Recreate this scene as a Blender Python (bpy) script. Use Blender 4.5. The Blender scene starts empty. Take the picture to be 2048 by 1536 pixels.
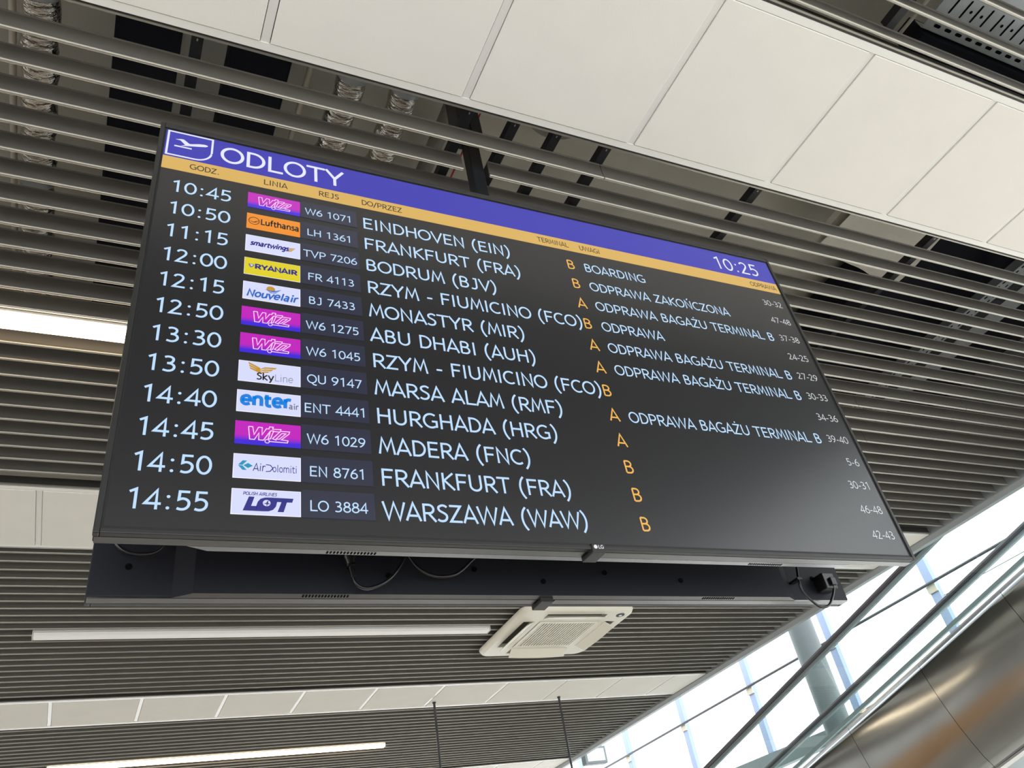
import bpy, math, random
from mathutils import Matrix, Vector

random.seed(7)
SC = bpy.context.scene
COL = SC.collection

# ------------------------------------------------------------------ camera
cam_data = bpy.data.cameras.new('camera')
cam = bpy.data.objects.new('camera', cam_data)
COL.objects.link(cam)
FPX, PX, PY = 1638.54, 1037.61, 670.57          # focal length and principal point in a 2048 x 1536 frame
cam_data.sensor_fit = 'HORIZONTAL'
cam_data.sensor_width = 36.0
cam_data.lens = FPX / 2048 * 36.0
cam_data.shift_x = (1024 - PX) / 2048
cam_data.shift_y = (PY - 768) / 2048
RC = ((0.8995685439681603, -0.4037549974998926, -0.1666083332155558),
      (0.13737209076306045, 0.6236227961763664, -0.7695605998026118),
      (0.41461469267548806, 0.6693851731873302, 0.6164561189043213))
r_, d_, f_ = (Vector(v) for v in RC)
cam.matrix_world = Matrix(((r_.x, -d_.x, -f_.x, -0.948), (r_.y, -d_.y, -f_.y, -1.398),
                           (r_.z, -d_.z, -f_.z, 1.65), (0, 0, 0, 1)))
cam_data.clip_end = 200
SC.camera = cam

# ------------------------------------------------------------------ view, world, sun
SC.view_settings.view_transform = 'Standard'
SC.view_settings.look = 'None'
SC.view_settings.gamma = 1
SC.view_settings.exposure = 0.0
SC.view_settings.use_curve_mapping = False
SC.cycles.use_denoising = True
SC.cycles.max_bounces = 10
SC.cycles.transparent_max_bounces = 16
world = bpy.data.worlds.new('sky')
SC.world = world
world.use_nodes = True
wb = world.node_tree.nodes['Background']
wb.inputs[0].default_value = (0.95, 0.98, 1.0, 1)
wb.inputs[1].default_value = 3.65
sun_d = bpy.data.lights.new('sun', 'SUN')
sun_d.energy = 1.2
sun_d.angle = math.radians(1.5)
sun_d.color = (1.0, 0.93, 0.82)
sun = bpy.data.objects.new('sun', sun_d)
COL.objects.link(sun)
sun.rotation_euler = Vector((-0.62, 0.20, -0.60)).to_track_quat('-Z', 'Y').to_euler()

# ------------------------------------------------------------------ helpers
ZC = 3.7823          # underside of the slats and white panels
ZT = 2.9067          # middle of the screens


def s2l(c):
    c = c / 255.0
    return c / 12.92 if c <= 0.04045 else ((c + 0.055) / 1.055) ** 2.4


def rgb(r, g, b):
    return (s2l(r), s2l(g), s2l(b), 1.0)


def mat(name, col, rough=0.5, metal=0.0, spec=0.5, noise=0.0, nscale=20.0, bump=0.0, bscale=60.0, emit=None, estr=1.0, stretch=None):
    m = bpy.data.materials.new(name)
    m.use_nodes = True
    nt = m.node_tree
    b = nt.nodes['Principled BSDF']
    b.inputs['Base Color'].default_value = col
    b.inputs['Roughness'].default_value = rough
    b.inputs['Metallic'].default_value = metal
    b.inputs['Specular IOR Level'].default_value = spec
    if noise or bump:
        tc = nt.nodes.new('ShaderNodeTexCoord')
        vec = tc.outputs['Object']
        if stretch:
            mp = nt.nodes.new('ShaderNodeMapping')
            mp.inputs['Scale'].default_value = stretch
            nt.links.new(vec, mp.inputs['Vector'])
            vec = mp.outputs['Vector']
    if noise:
        n = nt.nodes.new('ShaderNodeTexNoise')
        n.inputs['Scale'].default_value = nscale
        n.inputs['Detail'].default_value = 5
        nt.links.new(vec, n.inputs['Vector'])
        r = nt.nodes.new('ShaderNodeValToRGB')
        r.color_ramp.elements[0].position = 0.3
        r.color_ramp.elements[1].position = 0.7
        r.color_ramp.elements[0].color = tuple(c * (1 - noise) for c in col[:3]) + (1,)
        r.color_ramp.elements[1].color = tuple(min(1, c * (1 + noise)) for c in col[:3]) + (1,)
        nt.links.new(n.outputs['Fac'], r.inputs['Fac'])
        nt.links.new(r.outputs['Color'], b.inputs['Base Color'])
    if bump:
        n2 = nt.nodes.new('ShaderNodeTexNoise')
        n2.inputs['Scale'].default_value = bscale
        n2.inputs['Detail'].default_value = 4
        nt.links.new(vec, n2.inputs['Vector'])
        bp = nt.nodes.new('ShaderNodeBump')
        bp.inputs['Strength'].default_value = bump
        bp.inputs['Distance'].default_value = 0.02
        nt.links.new(n2.outputs['Fac'], bp.inputs['Height'])
        nt.links.new(bp.outputs['Normal'], b.inputs['Normal'])
    if emit:
        b.inputs['Emission Color'].default_value = emit
        b.inputs['Emission Strength'].default_value = estr
    return m


def glass_mat(name, tint, refl=0.08):
    m = bpy.data.materials.new(name)
    m.use_nodes = True
    nt = m.node_tree
    nt.nodes.remove(nt.nodes['Principled BSDF'])
    out = nt.nodes['Material Output']
    tr = nt.nodes.new('ShaderNodeBsdfTransparent')
    tr.inputs[0].default_value = tint
    gl = nt.nodes.new('ShaderNodeBsdfGlossy')
    gl.inputs['Roughness'].default_value = 0.02
    lw = nt.nodes.new('ShaderNodeLayerWeight')
    lw.inputs['Blend'].default_value = 0.5
    pw = nt.nodes.new('ShaderNodeMath'); pw.operation = 'POWER'; pw.inputs[1].default_value = 5.0
    nt.links.new(lw.outputs['Facing'], pw.inputs[0])
    fr = nt.nodes.new('ShaderNodeMath'); fr.operation = 'MULTIPLY_ADD'; fr.inputs[1].default_value = 0.5; fr.inputs[2].default_value = refl * 0.4
    nt.links.new(pw.outputs[0], fr.inputs[0])
    mx = nt.nodes.new('ShaderNodeMixShader')
    nt.links.new(fr.outputs[0], mx.inputs[0])
    nt.links.new(tr.outputs[0], mx.inputs[1])
    nt.links.new(gl.outputs[0], mx.inputs[2])
    nt.links.new(mx.outputs[0], out.inputs['Surface'])
    return m


def lit(name, r, g, b, k=1.0):
    """A colour shown on the display: emits, under the same anti-glare front as the rest of the screen."""
    return mat(name, (0.010, 0.010, 0.011, 1), rough=0.30, spec=0.75, emit=rgb(r, g, b), estr=k)


M = {}
M['panel'] = mat('white_panel', rgb(232, 229, 222), 0.85, spec=0.2, noise=0.015, nscale=6, bump=0.06, bscale=350)
M['trim_white'] = mat('white_trim', rgb(232, 231, 226), 0.3, spec=0.5)
M['trim_dark'] = mat('dark_trim', rgb(52, 50, 48), 0.5)
M['slat'] = mat('grey_slat', rgb(100, 97, 93), 0.45, spec=0.4, noise=0.03, nscale=4)  # blade darker than the bead: shade between slats put into the colour
M['bead'] = mat('slat_bead', rgb(163, 159, 149), 0.30, metal=0.6, spec=0.5)  # lighter than the blade: light from below put into the colour
M['carrier'] = mat('black_carrier', rgb(24, 26, 32), 0.5)
M['concrete'] = mat('concrete', rgb(186, 182, 171), 0.9, spec=0.2, noise=0.10, nscale=2.5, bump=0.1, bscale=30)
M['foil'] = mat('foil', rgb(225, 220, 212), 0.22, metal=1.0, bump=0.9, bscale=22, stretch=(1.0, 3.0, 1.0))
M['conduit'] = mat('pale_conduit', rgb(200, 194, 184), 0.5)
M['black_box'] = mat('black_insulation', rgb(20, 23, 32), 0.8, spec=0.2)
M['galv'] = mat('galvanised', rgb(176, 182, 186), 0.42, metal=0.7, noise=0.08, nscale=14)
M['bezel'] = mat('bezel', rgb(40, 40, 40), 0.42, spec=0.4)
M['bezel_line'] = mat('bezel_line', rgb(10, 10, 12), 0.6)
M['screen'] = mat('screen_front', (0.010, 0.010, 0.011, 1), rough=0.30, spec=0.75, emit=rgb(12, 13, 17), estr=1.0)
M['brushed'] = mat('brushed_metal', rgb(118, 118, 119), 0.24, metal=0.9, noise=0.05, nscale=8, stretch=(1, 60, 60))
M['tv_back'] = mat('tv_back', rgb(27, 29, 37), 0.6, spec=0.3, noise=0.04, nscale=200)
M['hole'] = mat('hole', rgb(6, 6, 8), 0.9, spec=0.1)
M['cord'] = mat('black_cord', rgb(26, 26, 28), 0.28, spec=0.5)
M['pole'] = mat('black_pole', rgb(22, 24, 28), 0.42)
M['chrome'] = mat('silver_mark', rgb(215, 215, 218), 0.4, metal=0.3)
M['ac'] = mat('ac_plastic', rgb(228, 224, 210), 0.42, spec=0.4)
M['ac_dark'] = mat('ac_dark', rgb(62, 58, 54), 0.6)
M['lamp_body'] = mat('lamp_body', rgb(196, 194, 190), 0.5)
M['lamp_on'] = mat('lamp_on', rgb(255, 240, 220), 0.5, emit=(1.0, 0.80, 0.55, 1), estr=14.0)
M['lamp_off'] = mat('lamp_off', rgb(238, 236, 232), 0.4)
M['fascia'] = mat('fascia_grey', rgb(150, 155, 156), 0.45, metal=0.2)
M['floor'] = mat('floor_stone', rgb(196, 189, 180), 0.35, spec=0.4, noise=0.05, nscale=1.5)
M['wall'] = mat('wall_plaster', rgb(196, 194, 190), 0.8)
M['wood'] = mat('wall_wood', rgb(208, 168, 126), 0.5, noise=0.08, nscale=3, stretch=(1, 1, 12))
M['steel'] = mat('blue_steel', rgb(150, 165, 196), 0.45, metal=0.2)
M['column'] = mat('column_paint', rgb(96, 104, 106), 0.5)
M['steel_grey'] = mat('grey_steel', rgb(126, 136, 138), 0.5, metal=0.1)
M['bracket'] = mat('bracket_beige', rgb(196, 188, 172), 0.6)
M['stainless'] = mat('stainless', rgb(176, 180, 182), 0.14, metal=1.0, bump=0.08, bscale=1.2)
M['alu'] = mat('bright_alu', rgb(225, 226, 226), 0.25, metal=0.6)
M['rubber'] = mat('handrail_rubber', rgb(70, 66, 70), 0.4)
M['glass_green'] = glass_mat('balustrade_glass', (0.94, 0.972, 0.962, 1))
M['glass_edge'] = mat('glass_edge', rgb(128, 148, 148), 0.3)
M['pane'] = glass_mat('window_glass', (0.97, 0.985, 0.98, 1))
M['rod'] = mat('dark_rod', rgb(70, 72, 76), 0.35, metal=0.6)
M['red'] = mat('red_cable', rgb(176, 20, 44), 0.5)
M['grey_pipe'] = mat('grey_pipe', rgb(128, 124, 116), 0.6)
M['sheet'] = mat('pale_sheet', rgb(224, 220, 210), 0.7)

# display colours
M['d_blue'] = lit('display_blue', 36, 34, 172)
M['d_yel'] = lit('display_yellow', 214, 172, 84)
M['d_ink'] = lit('display_ink', 40, 24, 16, 0.6)
M['d_white'] = lit('display_white', 226, 228, 252)
M['d_ice'] = lit('display_ice', 190, 222, 255)
M['d_ora'] = lit('display_orange', 238, 180, 84)
M['d_grey'] = lit('display_grey', 206, 210, 214)
M['d_tile'] = lit('display_tile', 30, 34, 58)
M['d_logo'] = lit('display_logo_white', 214, 218, 250)
M['d_edge'] = lit('display_logo_edge', 246, 246, 255)
M['d_lh'] = lit('display_amber', 236, 140, 14)
M['d_black'] = lit('display_black', 24, 14, 8)
M['d_navy'] = lit('display_navy', 28, 28, 128)
M['d_fr'] = lit('display_lemon', 222, 206, 8)
M['d_gold'] = lit('display_gold', 196, 146, 30)
M['d_sea'] = lit('display_sea', 30, 96, 190)
M['d_cyan'] = lit('display_cyan', 8, 146, 184)
M['d_ent'] = lit('display_azure', 0, 124, 220)
M['d_slate'] = lit('display_slate', 110, 112, 136)
M['d_pink'] = lit('display_pink_white', 255, 214, 255)


def wizz_mat():
    m = lit('display_magenta', 190, 0, 186)
    nt = m.node_tree
    b = nt.nodes['Principled BSDF']
    g = nt.nodes.new('ShaderNodeTexCoord')
    sp = nt.nodes.new('ShaderNodeSeparateXYZ')
    nt.links.new(g.outputs['Generated'], sp.inputs[0])
    r = nt.nodes.new('ShaderNodeValToRGB')
    e = r.color_ramp.elements
    e[0].position = 0.16
    e[0].color = rgb(52, 18, 214)
    e[1].position = 0.42
    e[1].color = rgb(192, 0, 186)
    nt.links.new(sp.outputs['Z'], r.inputs['Fac'])
    nt.links.new(r.outputs['Color'], b.inputs['Emission Color'])
    return m


M['d_wizz'] = wizz_mat()


class MB:
    """Collects faces and links them as one mesh object."""

    def __init__(self):
        self.v, self.f, self.mi, self.mats, self.sm = [], [], [], [], []

    def slot(self, m):
        if m not in self.mats:
            self.mats.append(m)
        return self.mats.index(m)

    def face(self, pts, m, smooth=False):
        i = len(self.v)
        self.v.extend([tuple(p) for p in pts])
        self.f.append(tuple(range(i, i + len(pts))))
        self.mi.append(self.slot(m))
        self.sm.append(smooth)

    def mesh(self, verts, faces, m, smooth=False):
        i = len(self.v)
        self.v.extend([tuple(p) for p in verts])
        k = self.slot(m)
        for q in faces:
            self.f.append(tuple(a + i for a in q))
            self.mi.append(k)
            self.sm.append(smooth)

    def box(self, a, b, m, bev=0.0):
        (x0, y0, z0), (x1, y1, z1) = a, b
        if bev <= 0:
            vs = [(x0, y0, z0), (x1, y0, z0), (x1, y1, z0), (x0, y1, z0), (x0, y0, z1), (x1, y0, z1), (x1, y1, z1), (x0, y1, z1)]
            self.mesh(vs, [(0, 3, 2, 1), (4, 5, 6, 7), (0, 1, 5, 4), (1, 2, 6, 5), (2, 3, 7, 6), (3, 0, 4, 7)], m)
            return
        import bmesh
        bm = bmesh.new()
        bmesh.ops.create_cube(bm, size=1.0)
        for v in bm.verts:
            v.co = Vector(((x0 + x1) / 2 + v.co.x * (x1 - x0), (y0 + y1) / 2 + v.co.y * (y1 - y0), (z0 + z1) / 2 + v.co.z * (z1 - z0)))
        bmesh.ops.bevel(bm, geom=list(bm.edges), offset=bev, segments=2, affect='EDGES', profile=0.5)
        bm.verts.index_update()
        self.mesh([v.co.copy() for v in bm.verts], [tuple(v.index for v in f.verts) for f in bm.faces], m)
        bm.free()

    def prism(self, prof, axis, a, b, m, smooth=False, cap=True):
        """Extrude a closed 2D profile along an axis ('x': (y,z), 'y': (x,z), 'z': (x,y))."""
        def P(u, w, t):
            return {'x': (t, u, w), 'y': (u, t, w), 'z': (u, w, t)}[axis]
        n = len(prof)
        vs = [P(u, w, a) for u, w in prof] + [P(u, w, b) for u, w in prof]
        fs = [(i, (i + 1) % n, n + (i + 1) % n, n + i) for i in range(n)]
        self.mesh(vs, fs, m, smooth)
        if cap:
            self.mesh(vs, [tuple(range(n - 1, -1, -1)), tuple(range(n, 2 * n))], m)

    def tube(self, pts, r, m, n=10, cap=True):
        pts = [Vector(p) for p in pts]
        rings = []
        prev = None
        for i, p in enumerate(pts):
            t = (pts[min(i + 1, len(pts) - 1)] - pts[max(i - 1, 0)]).normalized()
            if prev is None:
                u = t.cross(Vector((0, 0, 1)) if abs(t.z) < 0.9 else Vector((1, 0, 0))).normalized()
            else:
                u = (prev - t * prev.dot(t)).normalized()
            prev = u
            w = t.cross(u)
            rr = r[i] if isinstance(r, (list, tuple)) else r
            rings.append([p + (u * math.cos(2 * math.pi * k / n) + w * math.sin(2 * math.pi * k / n)) * rr for k in range(n)])
        vs = [v for ring in rings for v in ring]
        fs = []
        for i in range(len(rings) - 1):
            for k in range(n):
                fs.append((i * n + k, i * n + (k + 1) % n, (i + 1) * n + (k + 1) % n, (i + 1) * n + k))
        self.mesh(vs, fs, m, True)
        if cap:
            self.mesh(vs, [tuple(range(n - 1, -1, -1)), tuple(range(len(vs) - n, len(vs)))], m)

    def build(self, name, parent=None):
        me = bpy.data.meshes.new(name)
        me.from_pydata(self.v, [], self.f)
        for m in self.mats:
            me.materials.append(m)
        for p, k, s in zip(me.polygons, self.mi, self.sm):
            p.material_index = k
            p.use_smooth = s
        me.update()
        o = bpy.data.objects.new(name, me)
        COL.objects.link(o)
        if parent is not None:
            o.parent = parent
            o.matrix_parent_inverse = Matrix.Translation(parent.location).inverted()
        return o


def thing(name, loc, label, cat, group=None):
    o = bpy.data.objects.new(name, None)
    o.empty_display_size = 0.05
    o.location = loc
    COL.objects.link(o)
    return tag(o, label, cat, group)


def tag(o, label, cat, group=None, kind=None):
    o['label'] = label
    o['category'] = cat
    if group:
        o['group'] = group
    if kind:
        o['kind'] = kind
    return o


def struct(o, label=None):
    o['kind'] = 'structure'
    if label:
        o['label'] = label
    return o


def spline(pts, n=8):
    """Catmull-Rom through points of any dimension."""
    P = [pts[0]] + list(pts) + [pts[-1]]
    out = []
    for i in range(1, len(P) - 2):
        for k in range(n):
            t = k / n
            q = []
            for a, b, c, d in zip(P[i - 1], P[i], P[i + 1], P[i + 2]):
                q.append(0.5 * (2 * b + (c - a) * t + (2 * a - 5 * b + 4 * c - d) * t * t + (3 * b - a - 3 * c + d) * t ** 3))
            out.append(tuple(q))
    out.append(tuple(pts[-1]))
    return out


ORD = ['first', 'second', 'third', 'fourth', 'fifth', 'sixth', 'seventh', 'eighth', 'ninth', 'tenth', 'eleventh', 'twelfth', 'thirteenth']

# ------------------------------------------------------------------ structure: floor, slab, walls, bulkheads
XR = 4.66            # outer face of the ceiling edge on the atrium side
b = MB(); b.box((-9.2, -8, -0.2), (9.0, 14, 0.0), M['floor']); struct(b.build('floor'))
XO, YO = 3.0, -1.25     # unseen ceiling opening behind the viewer, added for sky reflections on the screen
b = MB(); b.prism([(-9.2, -6.0), (XO, -6.0), (XO, YO), (XR - 0.07, YO), (XR - 0.07, 12.2), (-9.2, 12.2)], 'z', ZC + 1.0, ZC + 1.25, M['concrete'])
struct(b.build('ceiling'))
b = MB(); b.box((-9.2, -8, 0.0), (-9.0, 9, 0.3), M['wood']); b.box((-9.2, -8, 1.9), (-9.0, 9, 2.1), M['wood']); b.box((-9.2, 9, 0.0), (-9.0, 14, 2.1), M['wood']); b.box((-9.2, -8, 2.1), (-9.0, 14, ZC + 1.25), M['wall']); struct(b.build('wall_left'))
b = MB(); b.box((-9.0, 13.6, 0.0), (-3.2, 13.8, 2.3), M['wood']); b.box((-3.2, 13.6, 0.0), (XR, 13.8, 0.2), M['wood']); b.box((-9.0, 13.6, 2.3), (XR, 13.8, 2.7), M['wood']); b.box((-9.0, 13.6, 2.7), (XR, 13.8, ZC + 1.25), M['wall']); struct(b.build('wall_far'))
b = MB(); b.box((-9.0, -6.0, ZC - 0.02), (XO, -5.9, ZC + 1.0), M['wall']); struct(b.build('trim_1'))
b = MB(); b.box((-9.0, 12.1, ZC - 0.02), (XR - 0.07, 12.2, ZC + 1.0), M['wall']); struct(b.build('trim_2'))
b = MB()
b.prism([(XR - 0.06, ZC - 0.005), (XR - 0.05, ZC - 0.04), (XR, ZC - 0.04), (XR, ZC + 1.3), (XR - 0.06, ZC + 1.3)], 'y', YO, 12.1, M['fascia'])
b.box((XO, -5.9, ZC - 0.02), (XO + 0.04, YO + 0.04, ZC + 1.3), M['fascia'])  # edge of the added opening behind the viewer
b.box((XO + 0.04, YO, ZC - 0.02), (XR - 0.06, YO + 0.04, ZC + 1.3), M['fascia'])
struct(b.build('trim_3'), 'grey metal edge of the ceiling beside the bright atrium')

# ------------------------------------------------------------------ white panel strips
STRIPS = [  # y0, y1, x of one joint, key
    (-0.680, -0.085, -0.752, 'near'),
    (2.425, 3.020, -1.270, 'second'),
    (5.445, 6.045, -1.170, 'third'),
    (8.480, 9.080, -1.170, 'fourth'),
    (-3.750, -3.150, -0.752, 'behind'),
]
XE = XR - 0.066
TRIMNO = 4
for si, (y0, y1, xj, key) in enumerate(STRIPS):
    XE = XO if key == 'behind' else XR - 0.066
    # grid: edge bars and cross tees stay in the setting
    b = MB()
    for (ya, yb) in ((y0 - 0.004, y0 + 0.020), (y1 - 0.020, y1 + 0.004)):
        b.box((-9.0, ya, ZC), (XE, yb, ZC + 0.02), M['trim_white'])
    b.box((-9.0, y0 - 0.013, ZC + 0.006), (XE, y0 - 0.004, ZC + 0.05), M['trim_dark'])
    b.box((-9.0, y1 + 0.004, ZC + 0.006), (XE, y1 + 0.013, ZC + 0.05), M['trim_dark'])
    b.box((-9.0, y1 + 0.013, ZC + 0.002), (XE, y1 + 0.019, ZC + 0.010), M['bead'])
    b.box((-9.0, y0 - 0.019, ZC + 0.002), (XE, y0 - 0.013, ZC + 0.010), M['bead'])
    k0 = math.ceil((-9.0 - xj) / 0.5985)
    xs = []
    k = k0
    while xj + k * 0.5985 < XE - 0.05:
        xs.append(xj + k * 0.5985)
        k += 1
    for x in xs:
        b.box((x - 0.012, y0 + 0.020, ZC + 0.003), (x + 0.012, y1 - 0.020, ZC + 0.02), M['trim_white'])
    struct(b.build('trim_%d' % TRIMNO)); TRIMNO += 1
    # each panel can be lifted out
    edges = [-9.0] + xs + [XE]
    vis = {'near': (-1.28, 2.5), 'second': (-1.40, 9), 'third': (-1.45, 9), 'fourth': (3.32, 9), 'behind': (99, 0)}[key]
    where = {'near': 'in the wide strip over the display', 'second': 'in the strip behind the displays',
             'third': 'in the strip beyond the air conditioner', 'fourth': 'in the last strip at the bottom',
             'behind': ''}[key]
    seen = [i for i in range(len(edges) - 1) if edges[i + 1] > vis[0] and edges[i] < vis[1]]
    for i in range(len(edges) - 1):
        a, c = edges[i], edges[i + 1]
        if a < -3.1 and key != 'behind':
            pass
        b = MB()
        gx = 0.0145
        b.box((a + gx, y0 + 0.022, ZC - 0.002), (c - gx * (0.3 if i == len(edges) - 2 else 1), y1 - 0.022, ZC + 0.014), M['panel'], bev=0.0015)
        o = b.build('acoustic_panel')
        if i in seen:
            n = seen.index(i)
            lab = 'white square ceiling panel, %s from the left %s' % (ORD[n], where)
            if i == len(edges) - 2:
                lab = 'narrow white panel against the grey atrium edge, %s' % where
            if key == 'second':
                if -0.7 < a < 3.2:
                    lab = 'white square ceiling panel hidden above the back to back displays'
                elif a < -1.5:
                    lab = 'white ceiling panel cut by the left photo edge, level with the last flight row'
                elif a < 0:
                    lab = 'white square ceiling panel touching the lower left corner of the lit board'
                elif a < 4.0:
                    lab = 'white square ceiling panel peeking out right of the board, next to the narrow one'
        else:
            lab = 'white square ceiling panel outside the view'
        grp = 'white panels outside the view' if 'outside' in lab else 'white panels hidden above the displays' if 'hidden' in lab else 'white panels %s' % where
        tag(o, lab, 'ceiling panel', grp)

XE = XR - 0.066
# ------------------------------------------------------------------ slatted ceiling fields
def slat_profile():
    r = 0.006
    pr = []
    for k in range(9):
        a = math.radians(60 - k * (300 / 8))          # clockwise round the bead from the right of the blade
        pr.append((r * math.cos(a), 0.006 + r * math.sin(a)))
    pr = [p for p in pr]
    pr += [(-0.0018, 0.0155), (-0.0018, 0.0725), (-0.006, 0.075), (0.006, 0.075), (0.0018, 0.0725), (0.0018, 0.0155)]
    return pr


PROF = slat_profile()
SLATCACHE = {}


def slat_mesh(x0, x1):
    b = MB()
    n = len(PROF)
    vs = [(x0, u, w) for u, w in PROF] + [(x1, u, w) for u, w in PROF]
    fs = [(i, (i + 1) % n, n + (i + 1) % n, n + i) for i in range(n)]
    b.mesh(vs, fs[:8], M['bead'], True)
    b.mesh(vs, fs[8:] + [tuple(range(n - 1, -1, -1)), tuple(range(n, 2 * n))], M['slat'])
    return b


CARR = [-2.4, -0.92, -0.093, 0.07, 0.227, 0.424, 1.103, 2.087, 3.25, 4.3]
JOINTS = [0.431, 3.35, 2.6, 3.15, 2.2, 2.95, 1.2, 2.75]


def field(name_label, y0, n, pitch, ya, yb, first=False):
    t = thing('slat_field', (-0.6, (ya + yb) / 2, ZC), name_label, 'slatted ceiling', 'slatted grey ceiling fields')
    for k in range(n):
        y = y0 + pitch * k
        cuts = [(-8.95, XE if y > YO + 0.05 else XO - 0.01)]
        if first and k == 1:
            cuts = [(-8.95, -0.060), (0.036, XE)]
        elif first and k == 0:
            cuts = [(-8.95, 0.4295), (0.4325, XE)]
        elif first and k > 8:
            j = JOINTS[k % 8]
            cuts = [(-8.95, j - 0.0012), (j + 0.0012, XE)]
        for (a, c) in cuts:
            key = (round(a, 3), round(c, 3))
            if key not in SLATCACHE:
                o = slat_mesh(a, c).build('slat', None)
                SLATCACHE[key] = o.data
            else:
                o = bpy.data.objects.new('slat', SLATCACHE[key])
                COL.objects.link(o)
            o.parent = t
            o.matrix_parent_inverse = Matrix.Translation(t.location).inverted()
            o.location = (0, y, ZC)
    # perforated carriers that hold the slats
    for x in CARR:
        if x > XO and ya < YO:
            continue
        b = MB()
        b.prism([(x - 0.016, ZC + 0.077), (x + 0.016, ZC + 0.077), (x + 0.016, ZC + 0.112), (x + 0.012, ZC + 0.112), (x + 0.012, ZC + 0.081),
                 (x - 0.012, ZC + 0.081), (x - 0.012, ZC + 0.112), (x - 0.016, ZC + 0.112)], 'y', ya + 0.02, yb - 0.02, M['carrier'])
        y = ya + 0.05
        while y < min(yb - 0.05, ya + 1.2):
            b.box((x - 0.002, y - 0.004, ZC + 0.0762), (x + 0.002, y + 0.004, ZC + 0.0771), M['galv'])
            y += 0.1
        b.build('carrier_rail', t)
    return t


P1 = 0.1015
field('grey slatted ceiling field directly above and around the lit display', 0.056, 23, P1, -0.06, 2.40, True)
field('grey slatted ceiling field holding the air conditioner and the unlit lamp', 3.095, 23, P1, 3.04, 5.43)
field('far grey slatted ceiling field with the two thin rods in front', 6.115, 23, P1, 6.07, 8.45)
field('grey slatted ceiling field over the cable tray in the top right corner', -3.085, 24, 0.1029, -3.13, -0.70)
field('last far grey slatted ceiling field beyond the photo edge', 9.15, 23, P1, 9.10, 11.9)

# ------------------------------------------------------------------ stroke lettering (humanist sans, cap height 716)
H, T = 716.0, 86.0


def arc(cx, cy, rx, ry, a0, a1, n=18):
    return [(cx + rx * math.cos(math.radians(a0 + (a1 - a0) * k / n)), cy + ry * math.sin(math.radians(a0 + (a1 - a0) * k / n))) for k in range(n + 1)]


def ring(cx, cy, rx, ry, n=32):
    return arc(cx, cy, rx, ry, 0, 360, n)[:-1] + ['close']


def ss(pts, n=7):
    return spline(pts, n)


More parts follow.
